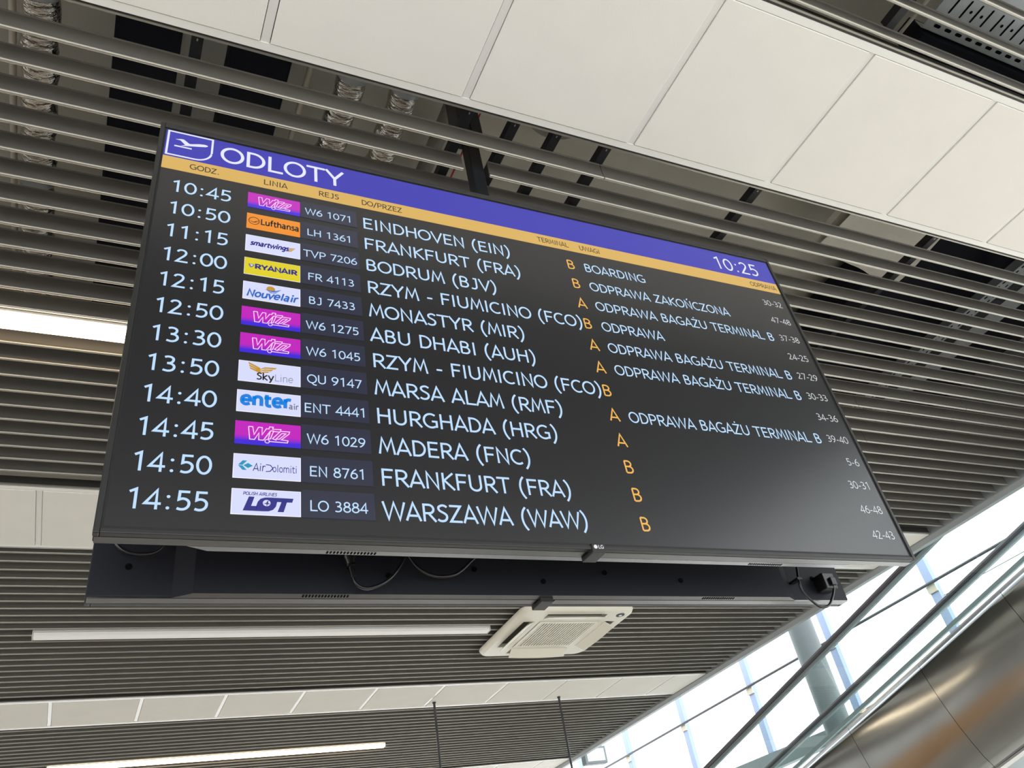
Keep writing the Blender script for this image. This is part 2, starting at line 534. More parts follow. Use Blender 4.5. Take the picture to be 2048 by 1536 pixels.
GL = {
    'A': (590, [[(28, 0), (295, 705), (562, 0)], [(120, 205), (470, 205)]]),
    'B': (566, [[(110, 43), (110, 673)], [(110, 673)] + arc(270, 525, 165, 148, 90, -90) + [(110, 377)], [(110, 377)] + arc(290, 210, 185, 167, 90, -90) + [(110, 43)]]),
    'C': (598, [arc(355, 358, 290, 318, 52, 308)]),
    'D': (613, [[(110, 673)] + arc(250, 358, 300, 315, 90, -90) + [(110, 43), (110, 673), 'close']]),
    'E': (536, [[(490, 673), (110, 673), (110, 43), (495, 43)], [(110, 375), (450, 375)]]),
    'F': (525, [[(500, 673), (110, 673), (110, 0)], [(110, 365), (445, 365)]]),
    'G': (676, [arc(360, 358, 295, 318, 52, 300) + [(590, 95), (590, 330), (395, 330)]]),
    'H': (654, [[(110, 0), (110, 716)], [(544, 0), (544, 716)], [(110, 375), (544, 375)]]),
    'I': (278, [[(139, 0), (139, 716)]]),
    'J': (477, [[(195, 673), (345, 673), (345, 200)] + arc(200, 190, 145, 170, 0, -95, 10) + [(70, 35)]]),
    'K': (576, [[(110, 0), (110, 716)], [(520, 716), (135, 375), (175, 375), (545, 0)]]),
    'L': (507, [[(110, 716), (110, 43), (495, 43)]]),
    'M': (709, [[(62, 0), (168, 690), (355, 165), (541, 690), (647, 0)]]),
    'N': (638, [[(110, 0), (110, 690), (528, 26), (528, 716)]]),
    'O': (674, [ring(337, 358, 285, 320)]),
    'P': (558, [[(110, 0), (110, 673)] + arc(300, 492, 195, 181, 90, -90) + [(110, 311)]]),
    'Q': (676, [ring(337, 358, 285, 320), [(330, 40), (440, -90), (560, -130), (650, -105)]]),
    'R': (582, [[(110, 0), (110, 673)] + arc(295, 502, 185, 171, 90, -90) + [(110, 331)], [(280, 331), (545, 0)]]),
    'S': (481, [ss([(425, 610), (330, 668), (225, 672), (115, 610), (100, 520), (160, 440), (290, 370), (385, 290), (395, 180), (330, 80), (220, 42), (120, 55), (45, 105)])]),
    'T': (581, [[(12, 673), (569, 673)], [(290, 0), (290, 673)]]),
    'U': (648, [[(105, 716), (105, 250)] + arc(324, 252, 219, 210, 180, 360, 16) + [(543, 716)]]),
    'V': (587, [[(25, 716), (293, 22), (562, 716)]]),
    'W': (852, [[(25, 716), (222, 26), (426, 680), (630, 26), (827, 716)]]),
    'X': (557, [[(40, 0), (517, 716)], [(40, 716), (517, 0)]]),
    'Y': (570, [[(22, 716), (285, 320), (548, 716)], [(285, 0), (285, 320)]]),
    'Z': (550, [[(45, 673), (478, 673), (62, 43), (510, 43)]]),
    '0': (524, [ring(262, 358, 202, 320)]),
    '1': (524, [[(110, 590), (292, 690), (292, 0)]]),
    '2': (524, [ss([(80, 570), (120, 640), (210, 676), (320, 655), (385, 570), (375, 460), (310, 350), (190, 205), (68, 43)]) + [(475, 43)]]),
    '3': (524, [ss([(100, 640), (200, 674), (310, 660), (385, 590), (375, 480), (300, 400), (190, 378)]), ss([(190, 378), (330, 360), (420, 280), (425, 170), (350, 75), (220, 42), (70, 75)])]),
    '4': (524, [[(370, 0), (370, 680), (45, 205), (505, 205)]]),
    '5': (524, [[(440, 673), (140, 673), (125, 385)] + ss([(125, 385), (230, 425), (350, 395), (425, 300), (410, 160), (320, 65), (200, 42), (80, 75)])]),
    '6': (524, [ss([(405, 690), (260, 590), (140, 430), (80, 240)]), ring(270, 225, 192, 184)]),
    '7': (524, [[(45, 673), (460, 673), (185, 0)]]),
    '8': (524, [ring(262, 535, 152, 142, 26), ring(262, 208, 195, 168, 28)]),
    '9': (524, [ss([(120, 26), (265, 126), (384, 286), (444, 476)]), ring(254, 491, 192, 184)]),
    '(': (367, [ss([(300, 790), (190, 640), (125, 450), (115, 270), (150, 90), (220, -60), (300, -170)])]),
    ')': (367, [ss([(67, 790), (177, 640), (242, 450), (252, 270), (217, 90), (147, -60), (67, -170)])]),
    '-': (367, [[(60, 270), (307, 270)]]),
    '/': (390, [[(20, -100), (370, 745)]]),
    ':': (367, ['dot', (183, 68), (183, 470)]),
    '.': (367, ['dot', (150, 62)]),
    ' ': (301, []),
    # lower case for the airline marks
    'a': (525, [ss([(80, 470), (180, 515), (300, 495), (365, 420), (370, 300), (370, 90), (385, 20), (440, 5)]), ss([(370, 290), (200, 285), (85, 220), (75, 120), (150, 45), (260, 55), (370, 150)])]),
    'e': (545, [[(80, 270), (460, 270)] + ss([(460, 270), (440, 410), (350, 500), (240, 500), (120, 430), (75, 300), (90, 150), (180, 55), (290, 40), (440, 95)])]),
    'f': (370, [ss([(360, 715), (270, 725), (190, 690), (160, 600)]) + [(160, 0)], [(30, 480), (330, 480)]]),
    'g': (502, [ring(235, 290, 165, 205, 24), [(410, 520), (410, -20)] + ss([(410, -20), (380, -140), (280, -190), (110, -170)])]),
    'h': (546, [[(95, 0), (95, 736)], ss([(95, 360), (170, 470), (290, 505), (410, 450), (440, 330)]) + [(440, 0)]]),
    'i': (285, [[(142, 0), (142, 520)], 'dot', (142, 680)]),
    'k': (504, [[(95, 0), (95, 736)], [(430, 522), (120, 270), (460, 0)]]),
    'l': (285, [[(142, 0), (142, 736)]]),
    'm': (830, [[(95, 0), (95, 520)], ss([(95, 370), (170, 470), (270, 500), (370, 450), (410, 330)]) + [(410, 0)], ss([(410, 370), (490, 470), (590, 500), (690, 450), (730, 330)]) + [(730, 0)]]),
    'n': (546, [[(95, 0), (95, 520)], ss([(95, 360), (170, 470), (290, 505), (410, 450), (440, 330)]) + [(440, 0)]]),
    'o': (537, [ring(268, 262, 200, 228, 26)]),
    'r': (389, [[(95, 0), (95, 520)], ss([(95, 340), (160, 460), (260, 500), (370, 480)])]),
    's': (405, [ss([(345, 450), (240, 490), (120, 465), (95, 380), (170, 300), (300, 230), (335, 130), (250, 45), (140, 40), (50, 85)])]),
    't': (396, [[(150, 660), (150, 160)] + ss([(150, 160), (180, 60), (260, 30), (360, 50)]), [(30, 480), (360, 480)]]),
    'u': (546, [[(100, 522), (100, 190)] + ss([(100, 190), (135, 70), (240, 30), (350, 70), (440, 180)]), [(445, 522), (445, 0)]]),
    'v': (490, [[(25, 522), (245, 25), (465, 522)]]),
    'w': (744, [[(25, 522), (200, 25), (372, 500), (545, 25), (720, 522)]]),
    'y': (493, [[(25, 522), (255, 30)], [(468, 522), (210, -120)] + [(110, -190)]]),
}
GL['Ń'] = (638, GL['N'][1] + [[(300, 770), (400, 900)]])
GL['Ż'] = (550, GL['Z'][1] + ['dot', (270, 850)])


def stroke2d(poly, w):
    """Triangles/quads of a mitred ribbon along a 2D polyline."""
    closed = poly[-1] == 'close'
    p = [Vector(q) for q in (poly[:-1] if closed else poly)]
    q = [p[0]]
    for a in p[1:]:
        if (a - q[-1]).length > 1e-6:
            q.append(a)
    p = q
    if closed and (p[0] - p[-1]).length < 1e-6:
        p.pop()
    n = len(p)
    L, R = [], []
    for i in range(n):
        a = p[i - 1] if (i > 0 or closed) else None
        c = p[(i + 1) % n] if (i < n - 1 or closed) else None
        d1 = (p[i] - a).normalized() if a is not None else None
        d2 = (c - p[i]).normalized() if c is not None else None
        if d1 is None:
            d1 = d2
        if d2 is None:
            d2 = d1
        n1, n2 = Vector((-d1.y, d1.x)), Vector((-d2.y, d2.x))
        mm = n1 + n2
        if mm.length < 1e-4:
            mm = n1.copy()
        mm.normalize()
        k = min(1 / max(mm.dot(n1), 0.25), 2.2)
        L.append(p[i] + mm * (w / 2) * k)
        R.append(p[i] - mm * (w / 2) * k)
    out = []
    for i in range(n if closed else n - 1):
        j = (i + 1) % n
        out.append([R[i], R[j], L[j], L[i]])
    return out


def glyph_quads(ch, w):
    adv, parts = GL[ch]
    qs = []
    dots = False
    for s in parts:
        if s == 'dot':
            dots = True
            continue
        if dots and isinstance(s, tuple):
            r = w * 0.62
            qs.append([(s[0] + r * math.cos(a * math.pi / 7), s[1] + r * math.sin(a * math.pi / 7)) for a in range(14)])
            continue
        qs += stroke2d(s, w)
    return adv, qs


W_S, H_S = 1.9217, 1.0810


def P3(u, v, layer):
    """Display pixel (1920 x 1080) to the screen plane."""
    return ((u - 960) / 1920 * W_S, -0.0004 * layer, ZT + (540 - v) / 1080 * H_S)


def text_width(txt, em, sx=1.0):
    return sum(GL[c][0] for c in txt) / 1000 * em * sx


def put_text(b, txt, u, v, em, m, layer=3, w=T, sx=1.0, slant=0.0, width=None, track=0.0):
    if width:
        sx = width / text_width(txt, em)
    x = u
    k = em / 1000
    for c in txt:
        adv, qs = glyph_quads(c, w)
        for q in qs:
            b.face([P3(x + (px + slant * py) * k * sx, v - py * k, layer) for px, py in q], m)
        x += adv * k * sx + track
    return x


def rect(b, u0, v0, u1, v1, m, layer):
    b.face([P3(u0, v1, layer), P3(u1, v1, layer), P3(u1, v0, layer), P3(u0, v0, layer)], m)


def poly(b, pts, m, layer):
    b.face([P3(u, v, layer) for u, v in pts], m)


def line(b, pts, w, m, layer):
    for q in stroke2d(pts, w):
        b.face([P3(a[0], a[1], layer) for a in q], m)


# ------------------------------------------------------------------ displays
XB, ZB0, ZB1 = 0.976, 2.352, 3.469         # outer half width, bottom, top


def display_shell(t, yf, sgn):
    """Cabinet of a display whose glass lies in the plane y = yf and looks towards -y*sgn."""
    def Y(d):
        return yf + sgn * d
    def bx(b, x0, d0, z0, x1, d1, z1, m, bev=0.0):
        ya, yb = sorted((Y(d0), Y(d1)))
        b.box((x0, ya, z0), (x1, yb, z1), m, bev)
    b = MB()                               # front frame
    ax, az0, az1 = 0.9655, ZT - 0.5450, ZT + 0.5450
    bx(b, -XB, -0.004, ZB0, -ax, 0.012, ZB1, M['bezel'], 0.002)
    bx(b, ax, -0.004, ZB0, XB, 0.012, ZB1, M['bezel'], 0.002)
    bx(b, -ax, -0.004, az1, ax, 0.012, ZB1, M['bezel'], 0.002)
    bx(b, -ax, -0.004, ZB0, ax, 0.012, az0, M['bezel'], 0.002)
    b.build('frame', t)
    b = MB()
    bx(b, -ax, -0.0005, ZT - 0.5450, -0.9608, 0.010, ZT + 0.5450, M['bezel_line'])
    bx(b, 0.9608, -0.0005, ZT - 0.5450, ax, 0.010, ZT + 0.5450, M['bezel_line'])
    bx(b, -0.9608, -0.0005, ZT + 0.5405, 0.9608, 0.010, ZT + 0.5450, M['bezel_line'])
    bx(b, -0.9608, -0.0005, ZT - 0.5450, 0.9608, 0.010, ZT - 0.5405, M['bezel_line'])
    b.build('screen_gasket', t)
    b = MB()                               # thin outer body with brushed underside
    bx(b, -XB + 0.001, 0.012, ZB0 + 0.003, XB - 0.001, 0.038, ZB1 - 0.003, M['tv_back'], 0.002)
    b.build('rear_cover', t)
    b = MB()
    bx(b, -XB + 0.003, 0.0125, ZB0, -0.024, 0.036, ZB0 + 0.003, M['brushed'])
    bx(b, 0.024, 0.0125, ZB0, XB - 0.003, 0.036, ZB0 + 0.003, M['brushed'])
    b.build('bottom_plate', t)
    # raised middle of the back with bevelled sides and slotted lower edge
    b = MB()
    x0, x1 = -0.825, 0.775
    y0_, y1_ = Y(0.038), Y(0.058)
    zb0, zb1, zt = ZB0 + 0.0005, ZB0 + 0.0018, ZB1 - 0.03
    o_ = [(x0, y0_, zb0), (x1, y0_, zb0), (x1, y0_, zt + 0.02), (x0, y0_, zt + 0.02)]
    i_ = [(x0 + 0.037, y1_, zb1), (x1 - 0.037, y1_, zb1), (x1 - 0.037, y1_, zt), (x0 + 0.037, y1_, zt)]
    vs = o_ + i_
    b.mesh(vs, [(4, 5, 6, 7), (1, 2, 6, 5), (2, 3, 7, 6), (3, 0, 4, 7)], M['tv_back'])
    b.mesh(vs, [(0, 1, 5, 4)], M['brushed'])
    b.build('electronics_housing', t)
    for (a, c) in ((-0.575, -0.475), (0.450, 0.556)):
        b = MB()
        n = 15
        for k in range(n):
            xa = a + (c - a) * k / n
            s0, s1 = 0.30, 0.80
            def Q(x, s):
                return (x, y0_ + (y1_ - y0_) * s, zb0 + (zb1 - zb0) * s - 0.0006)
            b.face([Q(xa, s0), Q(xa + 0.0036, s0), Q(xa + 0.0036, s1), Q(xa, s1)], M['hole'])
        b.build('vent_slots', t)
    return Y


disp = thing('departure_display', (0, 0, ZB0), 'large lit departure board listing twelve flights, facing the viewer', 'display')
display_shell(disp, 0.0, 1)
b = MB()
b.box((-0.9608, 0.0, ZT - 0.5405), (0.9608, 0.010, ZT + 0.5405), M['screen'])
screen = b.build('screen', disp)


def sub(name, b, label=None):
    o = b.build(name)
    o.parent = screen
    if label:
        o['label'] = label
    return o


screen.location = (0, 0, 0)


def subscreen(name, b, label=None):
    o = b.build(name)
    o.parent = screen
    o.matrix_parent_inverse = (Matrix.Translation(disp.location) @ Matrix.Translation(-disp.location)).inverted()
    if label:
        o['label'] = label
    return o


b = MB(); rect(b, 0, 0, 1920, 100, M['d_blue'], 1); subscreen('header_band', b, 'blue band across the top of the screen')
b = MB(); rect(b, 0, 100, 1920, 146, M['d_yel'], 1); subscreen('column_band', b, 'yellow band with the column names')
# take-off emblem
b = MB()
shield = [(6, 4), (109, 4), (109, 58)] + [(72 + 37 * math.cos(math.radians(a)), 57 + 36 * math.sin(math.radians(a))) for a in range(0, 91, 10)] + [(6, 93), 'close']
line(b, shield, 5, M['d_white'], 2)
plane = ss([(24, 30), (38, 27.5), (42, 27.5), (55, 41), (70, 38), (88, 33), (96, 33.5), (98, 36), (94, 40), (80, 44), (45, 52), (40, 51), (46, 47), (36, 36), (24, 30)], 4)
fan = [(24, 29.5), (39, 26), (44, 27), (56, 38), (46, 49), (43, 46), (35, 34)]
poly(b, [(22, 32), (36, 27), (42, 27), (55, 39), (47, 48), (34, 33)], M['d_white'], 2)
poly(b, [(47, 40), (60, 38.5), (78, 32), (90, 29.5), (97, 30.5), (99, 34), (94, 38), (80, 42), (60, 47), (36, 53), (46, 47)], M['d_white'], 2)
line(b, [(22, 57), (62, 57)], 5, M['d_white'], 2)
subscreen('takeoff_emblem', b, 'white shield outline with a climbing aeroplane')
b = MB(); put_text(b, 'ODLOTY', 129, 79.5, 84, M['d_white'], 2, w=92, width=314); subscreen('title_text', b)
b = MB(); put_text(b, '10:25', 1674, 80, 77, M['d_white'], 2, w=78); subscreen('clock_text', b)
for txt, u, wd in (('GODZ.', 62, 72), ('LINIA', 236, 60), ('REJS', 374, 54), ('DO/PRZEZ', 487, 112), ('TERMINAL', 1008, 104), ('UWAGI', 1148, 72), ('ODPRAWA', 1798, 112)):
    b = MB(); put_text(b, txt, u, 132.5, 27, M['d_ink'], 2, w=98, width=wd); subscreen('column_title', b)

ROWS = [
    ('10:45', 'wizz', 'W6 1071', 'EINDHOVEN (EIN)', 'B', 'BOARDING', '30-32'),
    ('10:50', 'lh', 'LH 1361', 'FRANKFURT (FRA)', 'B', 'ODPRAWA ZAKOŃCZONA', '47-48'),
    ('11:15', 'smart', 'TVP 7206', 'BODRUM (BJV)', 'A', 'ODPRAWA BAGAŻU TERMINAL B', '37-38'),
    ('12:00', 'fr', 'FR 4113', 'RZYM - FIUMICINO (FCO)', 'B', 'ODPRAWA', '24-25'),
    ('12:15', 'nou', 'BJ 7433', 'MONASTYR (MIR)', 'A', 'ODPRAWA BAGAŻU TERMINAL B', '27-29'),
    ('12:50', 'wizz', 'W6 1275', 'ABU DHABI (AUH)', 'A', 'ODPRAWA BAGAŻU TERMINAL B', '30-33'),
    ('13:30', 'wizz', 'W6 1045', 'RZYM - FIUMICINO (FCO)', 'B', '', '34-36'),
    ('13:50', 'sky', 'QU 9147', 'MARSA ALAM (RMF)', 'A', 'ODPRAWA BAGAŻU TERMINAL B', '39-40'),
    ('14:40', 'enter', 'ENT 4441', 'HURGHADA (HRG)', 'A', '', '5-6'),
    ('14:45', 'wizz', 'W6 1029', 'MADERA (FNC)', 'B', '', '30-31'),
    ('14:50', 'dolo', 'EN 8761', 'FRANKFURT (FRA)', 'B', '', '46-48'),
    ('14:55', 'lot', 'LO 3884', 'WARSZAWA (WAW)', 'B', '', '42-43'),
]


def white_tile(b, u, v):
    rect(b, u, v, u + 126, v + 53, M['d_edge'], 2)
    rect(b, u + 1.2, v + 1.2, u + 124.8, v + 51.8, M['d_logo'], 3)


def logo(kind, u, v):
    b = MB()
    def o(pts):
        return [(u + x, v + y) if x != 'c' else 'close' for x, y in pts]
    if kind == 'wizz':
        rect(b, u, v, u + 126, v + 53, M['d_wizz'], 2)
        L = [
            [(25, 12), (33, 12), (36, 30), (44, 12), (51, 12), (51, 29), (59, 14), (64, 14), (65, 9), (72, 9), (71, 14), (87, 13), (86, 17), (104, 17),
             (103, 22), (88, 37), (101, 38), (100, 43), (64, 43)],
            [(25, 12), (28, 41), (37, 41), (45, 25), (45, 41), (54, 41), (66, 20)],
            [(67, 18), (63, 37), (67, 37), (73, 18), (67, 18)],
            [(72, 19), (85, 19), (71, 36), (79, 39)],
            [(89, 22), (97, 22), (84, 36), (78, 36), (89, 22)],
        ]
        for l in L:
            line(b, o(l), 1.9, M['d_pink'], 3)
        line(b, [(u + 61 + 4.2 * math.cos(a * math.pi / 8), v + 43 + 4.2 * math.sin(a * math.pi / 8)) for a in range(16)] + ['close'], 1.6, M['d_pink'], 4)
    elif kind == 'lh':
        rect(b, u, v, u + 126, v + 53, M['d_lh'], 2)
        line(b, [(u + 17 + 12 * math.cos(a * math.pi / 14), v + 25 + 12 * math.sin(a * math.pi / 14)) for a in range(28)] + ['close'], 1.8, M['d_black'], 3)
        poly(b, o([(6, 24), (14, 29), (17, 28), (29, 21), (27, 24), (21, 27), (26, 27), (20, 30), (14, 31), (11, 29)]), M['d_black'], 3)
        put_text(b, 'Lufthansa', u + 32, v + 34, 27, M['d_black'], 3, w=150, width=92)
    elif kind == 'smart':
        white_tile(b, u, v)
        put_text(b, 'smartwings', u + 10, v + 33, 21, M['d_navy'], 4, w=185, width=88, slant=0.28)
        for k in range(3):
            poly(b, o([(101 + k * -1.5, 22 + k * 4.6), (115 - k * 3.5, 20.5 + k * 4.6), (112 - k * 3.5, 24 + k * 4.6), (99 - k * 1.5, 26 + k * 4.6)]), M['d_gold'], 4)
    elif kind == 'fr':
        rect(b, u, v, u + 126, v + 53, M['d_edge'], 2)
        rect(b, u + 0.8, v + 0.8, u + 125.2, v + 52.2, M['d_fr'], 3)
        poly(b, o([(9, 20), (22, 20), (21, 26), (15, 32), (10, 26)]), M['d_slate'], 4)
        poly(b, o([(12, 22), (20, 22), (16, 28)]), M['d_logo'], 5)
        put_text(b, 'RYANAIR', u + 23, v + 33, 21, M['d_navy'], 4, w=180, width=96)
    elif kind == 'nou':
        white_tile(b, u, v)
        poly(b, [(u + 60 + 9.5 * math.cos(a * math.pi / 12), v + 14.5 - 8.5 * math.sin(a * math.pi / 12)) for a in range(-2, 15)], M['d_gold'], 4)
        poly(b, o([(47, 17), (60, 19.5), (73, 17), (84, 12), (76, 19), (64, 23), (54, 21)]), M['d_sea'], 5)
        poly(b, o([(53, 22), (64, 24.5), (77, 20), (70, 25.5), (60, 26.5)]), M['d_sea'], 5)
        put_text(b, 'Nouvelair', u + 7, v + 44, 29, M['d_sea'], 4, w=150, width=112, slant=0.25)
    elif kind == 'sky':
        white_tile(b, u, v)
        for k in range(3):
            y = k * 5.2
            poly(b, o([(19 + k * 1.5, 3 + y * 1.25), (32, 9.5 + y), (42, 15 + y * 0.8), (45, 19 + y * 0.7), (43, 20.5 + y * 0.9), (34, 15 + y), (20 + k * 1.5, 8 + y * 1.2)]), M['d_gold'], 4)
            poly(b, o([(45, 17 + y * 0.95), (52, 12.5 + y), (66, 11.5 + y), (77 - k * 7, 11 + y), (73 - k * 7, 15.5 + y), (60, 15.5 + y), (51, 16.5 + y), (44, 20 + y)]), M['d_gold'], 4)
        put_text(b, 'Sky', u + 36, v + 46, 25, M['d_black'], 5, w=125, width=35)
        put_text(b, 'Line', u + 72, v + 46, 25, M['d_slate'], 5, w=55, width=39)
    elif kind == 'enter':
        white_tile(b, u, v)
        put_text(b, 'enter', u + 7, v + 36, 43, M['d_ent'], 4, w=185, width=100)
        put_text(b, 'air', u + 102, v + 37, 19, M['d_slate'], 4, w=130, width=20)
    elif kind == 'dolo':
        white_tile(b, u, v)
        poly(b, o([(9, 25), (17, 15), (25, 15), (17, 25)]), M['d_cyan'], 4)
        poly(b, o([(9, 26), (17, 26), (25, 35.5), (17, 35.5)]), M['d_cyan'], 4)
        poly(b, o([(18.5, 25.5), (27, 20), (36, 25.5), (27, 31)]), M['d_cyan'], 4)
        put_text(b, 'Air', u + 36, v + 36, 23, M['d_navy'], 4, w=85, width=23, slant=0.08)
        line(b, o([(60, 21), (68, 21.5), (73, 28), (68, 35), (60, 36)]), 1.8, M['d_navy'], 4)
        put_text(b, 'olomiti', u + 72, v + 36, 22, M['d_navy'], 4, w=80, width=47)
    elif kind == 'lot':
        white_tile(b, u, v)
        put_text(b, 'POLISH AIRLINES', u + 20, v + 13, 9.5, M['d_navy'], 4, w=130, width=61, slant=0.2)
        poly(b, o([(31, 16), (41, 16), (35.5, 35), (46, 35), (46, 45), (21, 45)]), M['d_navy'], 4)
        poly(b, o([(46, 45), (44.5, 35), (47, 26), (52, 19.5), (60, 16.5), (69, 16), (112, 16), (109.5, 24.5), (82, 24.5), (80, 34), (75, 41), (67, 44.5), (58, 45)]), M['d_navy'], 4)
        poly(b, o([(90, 24), (100, 24), (94, 45), (83, 45)]), M['d_navy'], 4)
        poly(b, [(u + 63 + 7 * math.cos(a * math.pi / 9), v + 28 + 6.5 * math.sin(a * math.pi / 9)) for a in range(18)], M['d_logo'], 5)
        poly(b, o([(57, 29.5), (62, 28), (65, 23), (66, 23), (65.5, 28), (70, 30), (65, 30.5), (63.5, 34), (62.5, 33.5), (63, 30.5)]), M['d_navy'], 6)
    return b


LOGO_LABEL = {'wizz': 'magenta and blue airline logo', 'lh': 'amber airline logo', 'smart': 'white airline logo with slanted navy lettering', 'fr': 'yellow airline logo',
              'nou': 'white airline logo with a golden sun', 'sky': 'white airline logo with golden wings', 'enter': 'white airline logo with bold blue lettering',
              'dolo': 'white airline logo with a cyan arrow', 'lot': 'white airline logo with a navy wordmark'}
for k, (tm, lg, fl, de, te, re, dk) in enumerate(ROWS):
    v0 = 172.5 + 74.8 * k
    base = v0 + 50
    b = MB(); put_text(b, tm, 26, base + 0.5, 55.5, M['d_ice'], 2, w=88, width=139); subscreen('departure_time', b)
    subscreen('airline_logo', logo(lg, 201, v0), LOGO_LABEL[lg])
    b = MB()
    rect(b, 328, v0 - 5, 470.5, v0 + 53.5, M['d_tile'], 2)
    w = min(text_width(fl, 32), 134)
    put_text(b, fl, 399.5 - w / 2, v0 + 39.5, 32, M['d_ice'], 3, w=86, width=w)
    subscreen('flight_number', b)
    city, code = de.rsplit(' ', 1)
    b = MB(); xe = put_text(b, city + ' ', 485, base, 55.5, M['d_ice'], 2, w=88); subscreen('destination', b)
    b = MB(); put_text(b, code, xe, base, 55.5, M['d_ice'], 2, w=88); subscreen('airport_code', b)
    b = MB(); put_text(b, te, 1086, base, 51, M['d_ora'], 2, w=84); subscreen('terminal_letter', b, 'orange terminal letter')
    if re:
        b = MB(); put_text(b, re, 1144, base - 0.5, 46.4, M['d_ice'], 2, w=84); subscreen('remark', b)
    b = MB(); w = text_width(dk, 33.5); put_text(b, dk, 1899 - w, base - 9.5, 33.5, M['d_grey'], 2, w=72); subscreen('check_in_desk', b)


def maker_tab(t, yf, sgn, mark=True):
    ya, yb = sorted((yf - sgn * 0.007, yf + sgn * 0.045))
    b = MB()
    b.box((-0.019, ya, ZB0 - 0.008), (0.015, yb, ZB0 + 0.012), M['bezel'], 0.0015)
    tab = b.build('logo_tab', t)
    if mark:
        b = MB()
        c = Vector((-0.010, yf - sgn * 0.0073, ZB0 + 0.004))
        b.face([(c.x + 0.0046 * math.cos(a * math.pi / 10), c.y, c.z + 0.0046 * math.sin(a * math.pi / 10)) for a in range(20)], M['chrome'])
        k = 0.0000115
        x = -0.0035
        for ch in 'LG':
            adv, qs = glyph_quads(ch, 120)
            for q in qs:
                b.face([(x + p[0] * k, c.y, c.z - 0.004 + p[1] * k) for p in q], M['chrome'])
            x += adv * k
        o = b.build('logo_mark')
        o.parent = tab
        o.matrix_parent_inverse = Matrix.Translation(t.location).inverted() @ Matrix.Translation(t.location)
        o['label'] = 'small silver maker mark'


maker_tab(disp, 0.0, 1)

rear = thing('rear_display', (0, 0.30, ZB0), 'matching black display turned away, its back seen under the lit board', 'display')
display_shell(rear, 0.300, -1)
b = MB(); b.box((-0.9608, 0.290, ZT - 0.5405), (0.9608, 0.300, ZT + 0.5405), M['screen']); b.build('screen', rear)
maker_tab(rear, 0.300, -1, False)
for (x, z) in ((-0.908, 2.415), (-0.39, 2.396), (-0.185, 2.415), (0.165, 2.413), (0.39, 2.396), (-0.011, 2.388), (0.752, 2.41), (0.868, 2.417)):
    yb_ = 0.2415 if -0.788 < x < 0.738 else 0.2615
    b = MB()
    b.tube([(x, yb_ + 0.002, z), (x, yb_ - 0.0015, z)], 0.0065, M['hole'], 14)
    b.build('screw_hole', rear)

# cords between the two displays
YC = 0.214
def cord(label, pts, r=0.0038, n=10):
    b = MB()
    b.tube(spline([(x, y, z) for x, y, z in pts], n), r, M['cord'], 10)
    return tag(b.build('power_cord'), label, 'cord', 'cords between the two displays')


t = thing('plugged_cord', (-0.485, YC, 2.50), 'black power cord with chunky plug looping under the board, left of centre', 'cord', 'cords between the two displays')
b = MB()
b.tube([(-0.486, YC, 2.52), (-0.486, YC, 2.44), (-0.484, YC, 2.425)], [0.017, 0.017, 0.014], M['cord'], 4)
b.tube([(-0.484, YC, 2.425), (-0.481, YC, 2.405)], [0.014, 0.009], M['cord'], 8)
b.tube([(-0.481, YC, 2.407), (-0.480, YC, 2.402)], [0.012, 0.012], M['cord'], 12)
b.tube([(-0.480, YC, 2.404), (-0.477, YC, 2.378)], [0.008, 0.005], M['cord'], 10)
b.build('plug', t)
b = MB()
b.tube(spline([(-0.477, YC, 2.380), (-0.468, YC, 2.362), (-0.445, YC, 2.355), (-0.407, YC, 2.370), (-0.377, YC, 2.400), (-0.355, YC, 2.446), (-0.345, YC + 0.004, 2.54), (-0.33, YC + 0.005, 2.66)], 10), 0.0036, M['cord'], 10)
b.build('lead', t)
cord('thin black cord hanging in a loop under the board, right of the plug', [(-0.362, YC - 0.008, 2.56), (-0.357, YC - 0.008, 2.45), (-0.346, YC - 0.008, 2.415), (-0.325, YC - 0.008, 2.392), (-0.292, YC - 0.008, 2.380),
     (-0.248, YC - 0.008, 2.386), (-0.210, YC - 0.008, 2.415), (-0.182, YC - 0.008, 2.450), (-0.165, YC - 0.008, 2.56)])
cord('short black cord loop peeking out at the lower left corner of the board', [(-0.975 + 0.02, 0.24, 2.50), (-0.932, 0.24, 2.447), (-0.898, 0.24, 2.432), (-0.858, 0.24, 2.442), (-0.835, 0.24, 2.50)])
t = thing('angled_plug_cord', (0.89, 0.245, 2.40), 'black cord with square plug dangling at the right end of the rear display', 'cord', 'cords between the two displays')
b = MB()
b.box((0.868, 0.222, 2.372), (0.912, 0.2612, 2.418), M['cord'], 0.003)
b.box((0.886, 0.214, 2.380), (0.906, 0.224, 2.402), M['cord'], 0.002)
b.build('plug', t)
b = MB()
b.tube(spline([(0.812, 0.230, 2.52), (0.796, 0.230, 2.445), (0.783, 0.230, 2.400), (0.786, 0.235, 2.370), (0.801, 0.235, 2.345), (0.827, 0.235, 2.324), (0.858, 0.235, 2.326), (0.880, 0.232, 2.345), (0.895, 0.226, 2.370), (0.897, 0.220, 2.390)], 10), 0.0036, M['cord'], 10)
b.build('lead', t)
b = MB(); b.box((0.776, 0.2255, 2.398), (0.792, 0.2612, 2.404), M['cord']); b.build('cord_clip', t)

